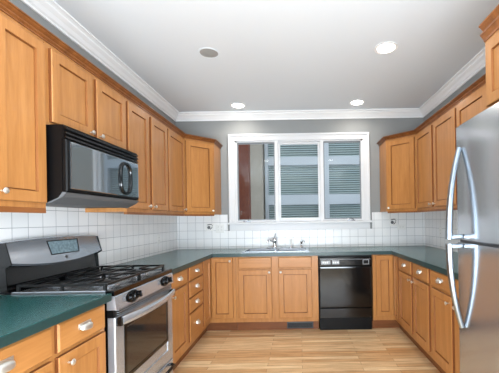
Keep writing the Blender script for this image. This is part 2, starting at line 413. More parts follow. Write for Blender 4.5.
def base_unit(side, a0, a1, label, name='base_cabinet', hollow=False):
    """a0,a1 world range along the run; returns root with body and toe kick"""
    wd = a1 - a0
    loc = {'L': (FL, a0, 0), 'R': (FR, a1, 0), 'B': (a0, FB, 0)}[side]
    r = thing(name, label, 'cabinet', loc, RZ[side])
    dep = {'L': FL - XL, 'R': XR - FR, 'B': YB - FB}[side] - 0.012
    bm = NB()
    if hollow:
        box(bm, 0.0006, wd - 0.0006, 0, 0.018, 0.112, 0.870); box(bm, 0.0006, 0.018, 0.018, dep, 0.112, 0.870); box(bm, wd - 0.018, wd - 0.0006, 0.018, dep, 0.112, 0.870)
        box(bm, 0.018, wd - 0.018, 0.018, dep, 0.112, 0.130); box(bm, 0.018, wd - 0.018, dep - 0.01, dep, 0.130, 0.870)
    else: box(bm, 0.0006, wd - 0.0006, 0, dep, 0.112, 0.870)
    obj('body', bm, 'maple', r)
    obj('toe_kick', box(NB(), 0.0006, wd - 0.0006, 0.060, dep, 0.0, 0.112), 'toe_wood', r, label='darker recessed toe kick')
    return r
def wall_unit(side, a0, a1, z0, z1, label, rail=True, front=None, name='wall_cabinet'):
    wd = a1 - a0
    fx = front if front is not None else {'L': UL, 'R': UR, 'B': UB}[side]
    loc = {'L': (fx, a0, 0), 'R': (fx, a1, 0), 'B': (a0, fx, 0)}[side]
    r = thing(name, label, 'cabinet', loc, RZ[side])
    dep = {'L': fx - XL, 'R': XR - fx, 'B': YB - fx}[side] - 0.010
    obj('body', box(NB(), 0.0006, wd - 0.0006, 0, dep, z0, z1), 'maple', r)
    return r
ZU0, ZU1 = 1.372, 2.262
def yl(px, X): return FPX * X / (300 - px)     # distance of a vertical edge on the left run
def yr(px, X): return FPX * X / (px - 300)

# ---- left wall cabinets
c = wall_unit('L', 0.98, 1.668, ZU0, ZU1, 'large maple wall cabinet left of the microwave, cut by the left edge')
door(c, 0.395, 0.675, 1.398, 2.235, 0.42, 1.44); door(c, 0.01, 0.385, 1.398, 2.235, 0.36, 1.44)
obj('light_rail', box(NB(), 0.0, 0.687, -0.001, 0.02, 1.345, 1.3715), 'crown_wood', c, label='reddish light rail along the bottom')
c = wall_unit('L', 1.670, 2.440, 1.818, ZU1, 'short two-door maple wall cabinet above the black microwave')
door(c, 0.028, 0.364, 1.838, 2.235, 0.335, 1.865); door(c, 0.405, 0.752, 1.838, 2.235, 0.432, 1.865)
c = wall_unit('L', 2.442, 3.190, ZU0, ZU1, 'tall two-door maple wall cabinet right of the microwave')
door(c, 0.012, 0.350, 1.398, 2.235, 0.322, 1.428); door(c, 0.395, 0.738, 1.398, 2.235, 0.424, 1.428)
obj('light_rail', box(NB(), 0.0, 0.747, -0.001, 0.02, 1.352, 1.3715), 'crown_wood', c)
c = wall_unit('L', 3.192, 3.668, ZU0, ZU1, 'narrow single-door maple wall cabinet beside the left corner cabinet')
door(c, 0.014, 0.455, 1.398, 2.235, 0.427, 1.428)
obj('light_rail', box(NB(), 0.0, 0.475, -0.001, 0.02, 1.352, 1.3715), 'crown_wood', c)
# ---- diagonal corner wall cabinets
def corner(side):
    s = 1 if side == 'L' else -1
    X0 = XL if side == 'L' else XR
    fx = UL if side == 'L' else UR
    cx = X0 + s * 0.610
    ang = math.atan2(UB - 3.670, abs(cx - fx)) * s
    lab = 'angled corner maple wall cabinet left of the window' if side == 'L' else 'angled corner maple wall cabinet right of the window'
    if side == 'L': p0, p1 = Vector((fx, 3.670, 0)), Vector((cx, UB, 0))
    else: p0, p1 = Vector((cx, UB, 0)), Vector((fx, 3.670, 0))
    r = thing('corner_wall_cabinet', lab, 'cabinet', p0, ang if side == 'L' else ang)
    inv = Matrix.Rotation(-ang, 4, 'Z')
    g = 0.010
    pts = [(fx, 3.670), (cx, UB), (cx, YB - g), (X0 + s * g, YB - g), (X0 + s * g, 3.670)]
    loc = [inv @ (Vector((x, y, 0)) - p0) for x, y in pts]
    obj('body', prism(NB(), [(v.x, v.y) for v in loc], ZU0, ZU1, 'z'), 'maple', r)
    L = (p1 - p0).length
    kx = L - 0.045 if side == 'L' else 0.045
    door(r, 0.022, L - 0.022, 1.398, 2.235, kx, 1.415)
    obj('light_rail', box(NB(), 0.01, L - 0.01, 0.001, 0.02, 1.352, 1.3715), 'crown_wood', r)
    return r
corner('L'); corner('R')
# ---- right wall cabinets (local x runs from the far end toward the camera)
c = wall_unit('R', 2.712, 3.668, ZU0, ZU1, 'tall two-door maple wall cabinet beside the right corner cabinet')
door(c, 0.012, 0.452, 1.398, 2.235, 0.425, 1.428); door(c, 0.498, 0.940, 1.398, 2.235, 0.525, 1.428)
obj('light_rail', box(NB(), 0.0, 0.955, -0.001, 0.02, 1.352, 1.3715), 'crown_wood', c)
c = wall_unit('R', 1.742, 2.710, ZU0, ZU1, 'tall two-door maple wall cabinet partly hidden by the refrigerator')
door(c, 0.014, 0.455, 1.398, 2.235, 0.427, 1.428); door(c, 0.500, 0.95, 1.398, 2.235, 0.527, 1.428)
c = wall_unit('R', 0.80, 1.735, 1.870, 2.250, 'deep maple cabinet above the refrigerator at the right edge', front=1.035)
door(c, 0.030, 0.455, 1.885, 2.222, 0.42, 1.92); door(c, 0.48, 0.92, 1.885, 2.222, 0.51, 1.92)

# ---- stained crown on the wall cabinets: swept along a plan path
def sweep_crown(name, path, z0, label, h=0.044, proj=0.036):
    """path: plan points along the cabinet fronts, profile grows to the right-hand normal"""
    prof = [(0.0, 0.0), (0.009, 0.0), (0.009, 0.009), (0.003, 0.013), (0.018, 0.022), (0.019, 0.031), (0.011, 0.035), (0.036, 0.046), (0.037, 0.050), (0.032, 0.053), (0.048, 0.056), (0.048, 0.062), (-0.01, 0.062), (-0.01, 0.0)]
    prof = [(a * proj / 0.048, b * h / 0.062) for a, b in prof]
    pts = [Vector(p) for p in path]; bm = NB(); secs = []
    for i, p in enumerate(pts):
        ds = []
        if i > 0: ds.append((pts[i] - pts[i - 1]).normalized())
        if i < len(pts) - 1: ds.append((pts[i + 1] - pts[i]).normalized())
        ns = [Vector((d.y, -d.x)) for d in ds]
        n = sum(ns, Vector((0, 0))).normalized(); k = 1 / max(0.3, n.dot(ns[0]))
        secs.append([bm.verts.new((p.x + n.x * a * k, p.y + n.y * a * k, z0 + b)) for a, b in prof])
    m = len(prof)
    for a, b in zip(secs, secs[1:]):
        for j in range(m): bm.faces.new((a[j], a[(j + 1) % m], b[(j + 1) % m], b[j]))
    bm.faces.new(secs[0]); bm.faces.new(secs[-1][::-1])
    bmesh.ops.recalc_face_normals(bm, faces=bm.faces[:])
    return tag(obj(name, bm, 'crown_wood'), label, 'moulding')
cxL, cxR = XL + 0.610, XR - 0.610
sweep_crown('cabinet_crown_moulding', [(UL, 0.98), (UL, 3.670), (cxL, UB), (cxL, YB - 0.01)], ZU1 + 0.0005, 'stained wood crown along the tops of the left wall cabinets')
sweep_crown('cabinet_crown_moulding', [(cxR, YB - 0.01), (cxR, UB), (UR, 3.670), (UR, 1.775)], ZU1 + 0.0005, 'stained wood crown along the tops of the right wall cabinets')
def step_crown():
    bm = NB()
    for k, (p0, p1, z0) in enumerate(((0.004, 0.018, 2.2505), (0.006, 0.022, 2.302))):
        for (xa, xb, ya, yb) in ((1.035, XR - 0.02, 0.80, 1.735),):
            prof = [(0, z0), (p0, z0), (p0 + 0.002, z0 + 0.014), (p1 - 0.003, z0 + 0.038), (p1, z0 + 0.042), (p1, z0 + 0.051), (0, z0 + 0.051)]
            secs = []
            for cx_, cy_, sx, sy in ((xb, yb, 0, 1), (xa, yb, -1, 1), (xa, ya, -1, 0)):
                secs.append([bm.verts.new((cx_ + sx * a, cy_ + sy * a, z)) for a, z in prof])
            for a, b in zip(secs, secs[1:]):
                for q in range(len(prof)): bm.faces.new((a[q], a[(q + 1) % len(prof)], b[(q + 1) % len(prof)], b[q]))
            bm.faces.new(secs[0]); bm.faces.new(secs[-1][::-1])
    bmesh.ops.recalc_face_normals(bm, faces=bm.faces[:])
    return bm
tag(obj('cabinet_crown_moulding', step_crown(), 'crown_wood'), 'two-step wood crown on the deep cabinet above the refrigerator', 'moulding')

# ------------------------------------------------------------------ base cabinets
Z1, Z0 = 0.716, 0.160
c = base_unit('L', 0.62, 1.684, 'near two-drawer maple base cabinet left of the range')
door_y = lambda px: yl(px, 1.035)
drawer(c, 0.722 - 0.0, 1.664 - 0.62, 0.735, 0.860)
door(c, 0.722, 1.044, Z0, Z1, 0.775, 0.675)
drawer(c, 0.24, 0.69, 0.735, 0.860); door(c, 0.24, 0.69, Z0, Z1, 0.64, 0.675)
c = base_unit('L', 2.487, 2.900, 'maple base cabinet with one drawer and door right of the range')
drawer(c, 0.020, 0.378, 0.735, 0.860); door(c, 0.020, 0.378, Z0, Z1, 0.05, 0.675)
c = base_unit('L', 2.902, 3.345, 'maple base cabinet with a stack of four drawers')
for a, b in ((0.735, 0.860), (0.575, 0.718), (0.430, 0.560), (0.160, 0.415)): drawer(c, 0.032, 0.425, a, b)
# corner base cabinets: L-shaped body with two doors meeting in the inner corner
def corner_base(side):
    s = 1 if side == 'L' else -1
    X0 = XL if side == 'L' else XR
    F = FL if side == 'L' else FR
    lab = 'L-shaped corner maple base cabinet left of the sink' if side == 'L' else 'L-shaped corner maple base cabinet right of the dishwasher'
    far = -0.752 if side == 'L' else 0.830
    ynear = 3.347 if side == 'L' else 3.475
    r = thing('corner_base_cabinet', lab, 'cabinet', (F, FB, 0))
    def P(x, y): return (x - F, y - FB)
    g = 0.012
    def L(ins, z0, z1):
        return prism(NB(), [P(F - s * ins, ynear), P(F - s * ins, FB + ins), P(far, FB + ins), P(far, YB - g), P(X0 + s * g, YB - g), P(X0 + s * g, ynear)], z0, z1, 'z')
    obj('body', L(0, 0.112, 0.870), 'maple', r); obj('toe_kick', L(0.06, 0, 0.112), 'toe_wood', r)
    # door facing the camera
    if side == 'L': a, b = -1.030 - F, -0.785 - F
    else: a, b = 0.868 - F, 1.062 - F
    door(r, a, b, 0.165, 0.860, (b - 0.028) if side == 'L' else None, 0.825, 0.05)
    # door along the side run
    d = door(r, 0, 0.01, 0.165, 0.860, None)
    bpy.data.objects.remove(d)
    yn = ynear + 0.01; yf = FB - 0.022
    if side == 'L':
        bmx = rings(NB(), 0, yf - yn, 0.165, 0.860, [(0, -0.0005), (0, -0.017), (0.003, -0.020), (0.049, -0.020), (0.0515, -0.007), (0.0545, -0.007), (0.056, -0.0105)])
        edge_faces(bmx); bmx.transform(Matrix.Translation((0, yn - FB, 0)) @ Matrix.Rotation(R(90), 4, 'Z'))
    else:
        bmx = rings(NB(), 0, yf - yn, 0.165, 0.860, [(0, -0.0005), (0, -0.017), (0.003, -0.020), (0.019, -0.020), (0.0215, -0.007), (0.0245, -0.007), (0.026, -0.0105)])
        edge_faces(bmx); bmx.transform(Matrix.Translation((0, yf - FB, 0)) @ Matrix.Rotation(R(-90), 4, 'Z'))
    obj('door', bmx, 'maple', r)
    return r
corner_base('L'); corner_base('R')
# sink base
c = base_unit('B', -0.750, 0.200, 'maple sink base cabinet below the window', hollow=True)
for a, b, kx in ((-0.717, -0.337, -0.350 - 0.012), (-0.257, 0.125, -0.232)):
    drawer(c, a + 0.75, b + 0.75, 0.735, 0.860, pull=False)
    door(c, a + 0.75, b + 0.75, Z0, Z1, kx + 0.75, 0.690)
# right run
c = base_unit('R', 2.615, 3.473, 'two-drawer two-door maple base cabinet on the right run')
def rr(y): return 3.473 - y
drawer(c, rr(3.443), rr(3.062), 0.735, 0.860); drawer(c, rr(3.012), rr(2.650), 0.735, 0.860)
door(c, rr(3.443), rr(3.062), Z0, Z1, rr(3.085), 0.680); door(c, rr(3.012), rr(2.650), Z0, Z1, rr(2.985), 0.680)
c = base_unit('R', 2.222, 2.613, 'one-drawer one-door maple base cabinet near the refrigerator')
def r2(y): return 2.613 - y
drawer(c, r2(2.595), r2(2.242), 0.735, 0.860); door(c, r2(2.595), r2(2.242), Z0, Z1, r2(2.285), 0.665)
c = base_unit('R', 1.790, 2.220, 'maple base cabinet mostly hidden behind the refrigerator handle')
drawer(c, 0.03, 0.41, 0.735, 0.860, pull=False); door(c, 0.03, 0.41, Z0, Z1, 0.055, 0.665)

# toe-kick vent under the sink
v = thing('floor_vent_register', 'dark metal vent grille in the toe kick under the sink', 'vent', (-0.020, FB + 0.059, 0.012))
obj('frame', rings(NB(), -0.152, 0.158, 0, 0.078, [(0, 0), (0, -0.004), (0.010, -0.005), (0.012, -0.002)]), 'plastic_dark', v)
bm = NB()
for k in range(24): box(bm, -0.138 + k * 0.012, -0.1315 + k * 0.012, -0.0065, -0.0022, 0.012, 0.066)
obj('louvres', bm, 'blackm', v)

# ------------------------------------------------------------------ countertops
EL, ER, EB = -1.013, 1.047, 3.622
def grid_slab(xs, ys, filled, z0, z1):
    bm = NB(); V = {}
    def vv(i, j, z):
        if (i, j, z) not in V: V[(i, j, z)] = bm.verts.new((xs[i], ys[j], z1 if z else z0))
        return V[(i, j, z)]
    nx, ny = len(xs) - 1, len(ys) - 1
    F = lambda i, j: 0 <= i < nx and 0 <= j < ny and filled(i, j)
    for i in range(nx):
        for j in range(ny):
            if not F(i, j): continue
            bm.faces.new((vv(i, j, 1), vv(i + 1, j, 1), vv(i + 1, j + 1, 1), vv(i, j + 1, 1)))
            bm.faces.new((vv(i, j, 0), vv(i, j + 1, 0), vv(i + 1, j + 1, 0), vv(i + 1, j, 0)))
            if not F(i - 1, j): bm.faces.new((vv(i, j, 0), vv(i, j, 1), vv(i, j + 1, 1), vv(i, j + 1, 0)))
            if not F(i + 1, j): bm.faces.new((vv(i + 1, j, 0), vv(i + 1, j + 1, 0), vv(i + 1, j + 1, 1), vv(i + 1, j, 1)))
            if not F(i, j - 1): bm.faces.new((vv(i, j, 0), vv(i + 1, j, 0), vv(i + 1, j, 1), vv(i, j, 1)))
            if not F(i, j + 1): bm.faces.new((vv(i, j + 1, 0), vv(i, j + 1, 1), vv(i + 1, j + 1, 1), vv(i + 1, j + 1, 0)))
    bmesh.ops.recalc_face_normals(bm, faces=bm.faces[:])
    es = [e for e in bm.edges if len(e.link_faces) == 2 and e.calc_face_angle(0) > 1 and all(abs(v.co.z - z1) < 1e-5 for v in e.verts)]
    bmesh.ops.bevel(bm, geom=es, offset=0.004, segments=2, affect='EDGES')
    return bm
SX0, SX1, SY0, SY1 = -0.70, 0.10, 3.715, 4.205
xs = [XL + 0.009, EL, SX0 + 0.02, SX1 - 0.02, ER, XR - 0.009]
ys = [1.790, 2.487, EB, SY0 + 0.02, SY1 - 0.02, YB - 0.009]
def fil(i, j):
    if j >= 2: return not (i == 2 and j == 3)
    if j == 1: return i in (0, 4)
    return i == 4
tag(edged(obj('countertop', grid_slab(xs, ys, fil, 0.8705, CT), 'counter')), 'long U-shaped dark teal countertop around the sink', 'countertop')
tag(edged(obj('countertop', box(NB(), XL + 0.009, EL, 0.60, 1.686, 0.8705, CT, 0.004), 'counter')), 'short dark teal countertop left of the range in the foreground', 'countertop')

# ------------------------------------------------------------------ sink and taps
sk = thing('kitchen_sink', 'stainless double-bowl drop-in sink under the window', 'sink', ((SX0 + SX1) / 2, (SY0 + SY1) / 2, CT))
hx, hy = (SX1 - SX0) / 2, (SY1 - SY0) / 2
bm = NB()
bx = [(-hx + 0.035, -0.015), (0.015, hx - 0.035)]; by = (-hy + 0.035, hy - 0.085)
xs2 = [-hx, bx[0][0], bx[0][1], bx[1][0], bx[1][1], hx]; ys2 = [-hy, by[0], by[1], hy]
g = grid_slab(xs2, ys2, lambda i, j: not (j == 1 and i in (1, 3)), 0.0005, 0.007)
obj('rim', g, 'steel', sk)
for a, b in bx:
    bm = NB(); ins = 0.02; dz = -0.18
    top = [(a, by[0]), (b, by[0]), (b, by[1]), (a, by[1])]; cxm, cym = (a + b) / 2, (by[0] + by[1]) / 2
    def rg(k, z): return [bm.verts.new((cxm + (x - cxm) * k, cym + (y - cym) * k, z)) for x, y in top]
    rs = [rg(1, 0.006), rg(0.97, -0.02), rg(0.93, dz + 0.02), rg(0.86, dz), rg(0.15, dz - 0.004)]
    for p, q in zip(rs, rs[1:]):
        for i in range(4): bm.faces.new((p[i], p[(i + 1) % 4], q[(i + 1) % 4], q[i]))
    bm.faces.new(rs[-1])
    bmesh.ops.solidify(bm, geom=bm.faces[:], thickness=0.0015)
    bw = obj('bowl', bm, 'steel', sk)
    obj('drain', lathe(NB(), [(0.0, 0.0), (0.032, 0.0), (0.040, 0.003), (0.042, 0.0035)][::-1] + [(0.0, 0.001)], 20, Matrix.Translation((cxm, cym, dz - 0.002))), 'chrome', bw, smooth=True)
FX, FY = -0.338, 4.165; fz = CT + 0.0075
f = thing('faucet', 'chrome single-post kitchen faucet behind the sink', 'faucet', (FX, FY, fz))
obj('base_plate', box(NB(), -0.11, 0.11, -0.026, 0.026, 0, 0.010, 0.005), 'chrome', f, smooth=True)
obj('post', lathe(NB(), [(0.030, 0.009), (0.028, 0.02), (0.021, 0.035), (0.020, 0.07), (0.026, 0.085), (0.028, 0.11), (0.024, 0.13), (0.014, 0.14), (0.0, 0.142)], 20), 'chrome', f, smooth=True)
obj('spout', tube(NB(), [(0, -0.005, 0.075), (-0.03, -0.05, 0.10), (-0.06, -0.11, 0.115), (-0.075, -0.15, 0.105), (-0.08, -0.165, 0.085)], [0.014, 0.0135, 0.0125, 0.012, 0.012]), 'chrome', f, smooth=True)
obj('lever', tube(NB(), [(0, 0, 0.138), (0.006, -0.012, 0.165), (0.012, -0.03, 0.190), (0.012, -0.045, 0.196)], [0.009, 0.007, 0.008, 0.006]), 'chrome', f, smooth=True)
s = thing('side_sprayer', 'slim pale sink sprayer between the faucet and soap dispenser', 'sprayer', (-0.125, FY, fz))
obj('holder', lathe(NB(), [(0.022, 0), (0.022, 0.006), (0.015, 0.02), (0.013, 0.032)], 16), 'chrome', s, smooth=True)
obj('spray_head', lathe(NB(), [(0.010, 0.032), (0.011, 0.05), (0.015, 0.085), (0.017, 0.10), (0.012, 0.108), (0, 0.11)], 16), 'plastic_white', s, smooth=True)
s = thing('soap_dispenser', 'chrome soap dispenser with curved nozzle at the right of the sink', 'dispenser', (0.015, FY, fz))
obj('stem', lathe(NB(), [(0.022, 0), (0.022, 0.006), (0.012, 0.018), (0.011, 0.06), (0.017, 0.07), (0.017, 0.085), (0, 0.09)], 16), 'chrome', s, smooth=True)
obj('nozzle', tube(NB(), [(0, 0, 0.082), (0.02, -0.03, 0.094), (0.035, -0.06, 0.09), (0.038, -0.07, 0.078)], 0.0065), 'chrome', s, smooth=True)

# ------------------------------------------------------------------ dishwasher
dw = thing('dishwasher', 'black built-in dishwasher to the right of the sink cabinet', 'dishwasher', (0.206, FB, 0))
W = 0.618
obj('tub', box(NB(), 0.004, W - 0.004, 0.005, 0.6, 0.10, 0.866), 'blackm', dw)
d = obj('door', rings(NB(), 0.008, W - 0.008, 0.268, 0.745, [(0, 0.004), (0, -0.022), (0.006, -0.030), (0.02, -0.031)]), 'dw', dw)
p = obj('control_panel', rings(NB(), 0.008, W - 0.008, 0.749, 0.850, [(0, 0.004), (0, -0.026), (0.005, -0.034), (0.012, -0.034)]), 'black', dw)
for x0, x1 in ((0.030, 0.135), (0.155, 0.235)): obj('key_pad', box(NB(), x0, x1, -0.0355, -0.034, 0.770, 0.815), 'dwpanel', p, label='grey button pad')
for x in (0.045, 0.069, 0.093, 0.165, 0.189, 0.213): obj('button', box(NB(), x, x + 0.013, -0.0365, -0.0355, 0.784, 0.800), 'plastic_white', p)
bm = NB(); box(bm, 0.505, 0.575, -0.0358, -0.034, 0.765, 0.771); box(bm, 0.505, 0.575, -0.0358, -0.034, 0.814, 0.820); box(bm, 0.505, 0.511, -0.0358, -0.034, 0.771, 0.814); box(bm, 0.569, 0.575, -0.0358, -0.034, 0.771, 0.814)
obj('dial_frame', bm, 'dwpanel', p)
obj('latch', box(NB(), 0.515, 0.562, -0.0400, -0.034, 0.778, 0.806, 0.002), 'blackm', p)
bm = NB(); box(bm, 0.02, W - 0.02, -0.0355, -0.034, 0.824, 0.827); obj('trim_line', bm, 'dwpanel', p)
obj('access_panel', rings(NB(), 0.008, W - 0.008, 0.150, 0.263, [(0, 0.004), (0, -0.018), (0.004, -0.024), (0.01, -0.024)]), 'dw', dw)
obj('toe_panel', box(NB(), 0.008, W - 0.008, 0.022, 0.05, 0.0, 0.145), 'blackm', dw)

# ------------------------------------------------------------------ range (local x along the front, y to the wall)
RW = 0.768
rg_ = thing('gas_range', 'stainless and black gas range between the left countertops', 'range', (-1.005, 1.700, 0), R(90))
obj('body', box(NB(), 0.002, RW - 0.002, 0.045, 0.655, 0.04, 0.898), 'black', rg_)
for x in (0.05, RW - 0.05):
    for y in (0.08, 0.6): obj('foot', lathe(NB(), [(0.018, 0), (0.018, 0.04)], 10, Matrix.Translation((x, y, 0))), 'blackm', rg_)
ck = obj('cooktop', rings(NB(), 0, 1, 0, 1, [(0, 0), (0.01, -0.01)]), 'cooktop', rg_); bm = NB()
prism(bm, [(0.052, 0.899), (0.052, 0.914), (0.56, 0.914), (0.56, 0.899)], 0.0, RW, 'x')
obj('front_rail', prism(NB(), [(0.004, 0.8925), (0.004, 0.918), (0.010, 0.923), (0.045, 0.923), (0.0515, 0.916), (0.0515, 0.8925)], 0.0, RW, 'x'), 'black', rg_, label='black front rail of the cooktop')
bm.to_mesh(ck.data); bm.free()
for x in (0.0, RW - 0.012): obj('cooktop_trim', box(NB(), x, x + 0.012, 0.054, 0.56, 0.9145, 0.922, 0.002), 'steel', rg_)
# burners
for bxp in (0.20, RW - 0.20):
    for byp, rr_ in ((0.17, 0.046), (0.43, 0.038)):
        b_ = obj('burner', lathe(NB(), [(0.075, 0.9145), (0.070, 0.918), (rr_ + 0.006, 0.919), (rr_ + 0.004, 0.930), (0, 0.930)], 24, Matrix.Translation((bxp, byp, 0))), 'steel', rg_, smooth=True)
        obj('burner_cap', lathe(NB(), [(rr_, 0.9305), (rr_, 0.936), (rr_ - 0.006, 0.939), (0, 0.940)], 24, Matrix.Translation((bxp, byp, 0))), 'iron', b_, smooth=True)
# grates: two, each over a front and a back burner
for g0, g1 in ((0.022, RW / 2 - 0.004), (RW / 2 + 0.004, RW - 0.022)):
    bm = NB(); zt0, zt1 = 0.944, 0.957; t = 0.013; y0, y1 = 0.060, 0.545
    cx = (g0 + g1) / 2
    def bar(a, b, zz=(zt0, zt1)): 
        (xa, ya), (xb, yb) = a, b
        if abs(xa - xb) < 1e-6: box(bm, xa - t / 2, xa + t / 2, min(ya, yb), max(ya, yb), *zz, 0.002)
        else: box(bm, min(xa, xb), max(xa, xb), ya - t / 2, ya + t / 2, *zz, 0.002)
    bar((g0, y0), (g1, y0)); bar((g0, y1), (g1, y1)); bar((g0, y0), (g0, y1)); bar((g1, y0), (g1, y1)); bar((g0, 0.30), (g1, 0.30))
    for yc in (0.17, 0.43):
        bar((g0, yc), (cx - 0.030, yc)); bar((cx + 0.030, yc), (g1, yc))
        ya, yb = (y0, 0.30) if yc < 0.3 else (0.30, y1)
        bar((cx, ya), (cx, yc - 0.030)); bar((cx, yc + 0.030), (cx, yb))
    for x in (g0, g1):
        for y in (y0 + 0.006, 0.30, y1 - 0.006): box(bm, x - 0.007, x + 0.007, y - 0.007, y + 0.007, 0.9145, 0.945)
    obj('grate', bm, 'iron', rg_)
# front control panel (slanted steel) with knobs on dark ovals
cp = obj('control_panel', prism(NB(), [(0.046, 0.892), (0.008, 0.892), (0.002, 0.886), (-0.008, 0.815), (0.046, 0.815)], 0.0, RW, 'x'), 'steel', rg_)
tilt = Matrix.Translation((0, -0.0015, 0.852)) @ Matrix.Rotation(R(90) - math.atan2(0.012, 0.071), 4, 'X')
for cxk in (0.175, RW - 0.145):
    bm = NB(); lathe(bm, [(0.037, 0.0), (0.037, 0.002), (0.034, 0.004), (0, 0.004)], 28)
    bm.transform(Matrix.Translation((cxk, 0, 0)) @ tilt @ Matrix.Diagonal((2.1, 0.95, 1, 1)))
    pl = obj('knob_plate', bm, 'blackm', cp, smooth=True)
for cxk in (0.175, RW - 0.145):
    for dx in (-0.036, 0.036):
        bm = NB(); lathe(bm, [(0.026, 0.0045), (0.026, 0.008), (0.021, 0.010), (0.019, 0.028), (0.015, 0.030), (0, 0.030)], 20)
        box(bm, -0.005, 0.005, -0.019, 0.019, 0.029, 0.038, 0.002)
        bm.transform(Matrix.Translation((cxk + dx, 0, 0)) @ tilt)
        obj('knob', bm, 'black', cp, smooth=True)
bm = NB(); box(bm, 0.0, RW, 0.010, 0.046, 0.776, 0.8145)
obj('vent_strip', bm, 'blackm', rg_)
bm = NB()
for k in range(3): box(bm, 0.03, RW - 0.03, -0.002, 0.012, 0.781 + k * 0.012, 0.785 + k * 0.012)
obj('vent_fins', bm, 'steel', rg_)
# oven door
od = obj('oven_door', NB(), 'steel', rg_); bm = NB()
rings(bm, 0.004, RW - 0.004, 0.232, 0.772, [(0, 0.044), (0, 0.010), (0.004, 0.004), (0.088, 0.004), (0.090, 0.010)])
bm.to_mesh(od.data); bm.free()
obj('window_border', rings(NB(), 0.090, RW - 0.090, 0.390, 0.712, [(0, 0.009), (0, 0.003), (0.002, 0.0015), (0.022, 0.0015), (0.024, 0.006)]), 'black', od, label='black border round the oven window')
obj('window', box(NB(), 0.114, RW - 0.114, 0.0040, 0.0055, 0.414, 0.688), 'ovenglass', od)
bm = NB(); n = 18
top = []
for i in range(n + 1):
    u = i / n; x = 0.03 + u * (RW - 0.06); out = -0.020 - 0.036 * (1 - (2 * u - 1) ** 2)
    top.append((x, out))
for (xa, oa), (xb, ob) in zip(top, top[1:]):
    pass
secs = []
for x, o_ in top:
    secs.append([bm.verts.new((x, o_ + dy, 0.747 + dz)) for dy, dz in ((0.0, 0.024), (-0.007, 0.017), (-0.010, 0.0), (-0.007, -0.017), (0.0, -0.024), (0.008, -0.017), (0.010, 0.0), (0.008, 0.017))])
for a, b in zip(secs, secs[1:]):
    for j in range(8): bm.faces.new((a[j], a[(j + 1) % 8], b[(j + 1) % 8], b[j]))
bm.faces.new(secs[0]); bm.faces.new(secs[-1]); bmesh.ops.recalc_face_normals(bm, faces=bm.faces[:])
obj('handle', bm, 'steel', od, smooth=True, label='wide bowed steel handle')
for x in (0.018, RW - 0.052): obj('handle_mount', box(NB(), x, x + 0.034, -0.026, 0.004, 0.722, 0.768, 0.004), 'black', od)
sd = obj('storage_drawer', rings(NB(), 0.004, RW - 0.004, 0.060, 0.226, [(0, 0.044), (0, 0.010), (0.004, 0.004), (0.03, 0.004)]), 'steel', rg_)
obj('handle', tube(NB(), [(0.50, 0.003, 0.19), (0.53, -0.03, 0.195), (0.62, -0.034, 0.2), (0.70, -0.03, 0.195), (0.73, 0.003, 0.19)], 0.012, 10, 1.0), 'black', sd, smooth=True)
# backguard
bgd = obj('backguard', NB(), 'black', rg_); bm = NB()
prism(bm, [(0.560, 0.9145), (0.585, 0.930), (0.600, 1.06), (0.600, 1.185), (0.655, 1.185), (0.655, 0.9145)], 0.0, RW, 'x')
bm.to_mesh(bgd.data); bm.free()
bm = NB(); n = 24; rows = []
for i in range(n + 1):
    u = i / n; k = 1 - (2 * u - 1) ** 2; x = -0.004 + u * (RW + 0.008) ; e = 0.0
    zb = 1.078 - 0.036 * k; zt = 1.192 + 0.012 * k
    yb, yt = 0.556 - 0.012 * k, 0.588 - 0.008 * k
    sh = 0.012
    rows.append([bm.verts.new(p) for p in ((x, 0.64, zb + 0.01), (x, yb + 0.02, zb - 0.012), (x, yb, zb), (x, yt, zt - sh), (x, yt + 0.010, zt - 0.003), (x, yt + 0.025, zt), (x, 0.650, zt), (x, 0.655, zt - 0.01))])
for a, b in zip(rows, rows[1:]):
    for j in range(8): bm.faces.new((a[j], a[(j + 1) % 8], b[(j + 1) % 8], b[j]))
bm.faces.new(rows[0]); bm.faces.new(rows[-1]); bmesh.ops.recalc_face_normals(bm, faces=bm.faces[:])
hd = obj('backguard_fascia', bm, 'steel', bgd, smooth=True, label='curved steel fascia')
def face_pt(x, z):   # a point on the fascia plane
    u = x / RW; k = 1 - (2 * u - 1) ** 2; zb = 1.078 - 0.036 * k; zt = 1.180 + 0.012 * k
    yb, yt = 0.556 - 0.012 * k, 0.588 - 0.008 * k; f_ = (z - zb) / (zt - zb)
    return yb + (yt - yb) * f_
def plaque(x0, x1, z0, z1, off, taper=0.0):
    bm = NB(); vs = []
    for (x, z) in ((x0 + taper, z0), (x1 - taper, z0), (x1, z1), (x0, z1)): vs.append((x, face_pt(x, z), z))
    A = [bm.verts.new((x, y - off, z)) for x, y, z in vs]; B = [bm.verts.new((x, y + 0.004, z)) for x, y, z in vs]
    bm.faces.new(A); bm.faces.new(B[::-1])
    for i in range(4): bm.faces.new((A[i], B[i], B[(i + 1) % 4], A[(i + 1) % 4]))
    bmesh.ops.recalc_face_normals(bm, faces=bm.faces[:]); return bm
obj('display_surround', plaque(0.262, 0.536, 1.092, 1.182, 0.0022, 0.012), 'blackm', hd)
obj('display', plaque(0.270, 0.524, 1.098, 1.176, 0.0036, 0.012), 'display', hd, label='grey-blue display and keypad')
bm = NB(); lathe(bm, [(0.011, 0), (0.011, 0.002), (0.007, 0.003), (0, 0.003)], 18)
bm.transform(Matrix.Translation((0.395, face_pt(0.395, 1.068) - 0.0005, 1.068)) @ Matrix.Rotation(R(75), 4, 'X'))
obj('emblem', bm, 'plastic_dark', hd, smooth=True)
for x in (-0.006, RW):
    bm = NB(); prism(bm, [(0.552, 1.070), (0.584, 1.186), (0.655, 1.190), (0.655, 0.9145), (0.575, 0.9145), (0.585, 1.05)], x, x + 0.006, 'x')
    obj('end_cap', bm, 'black', bgd)

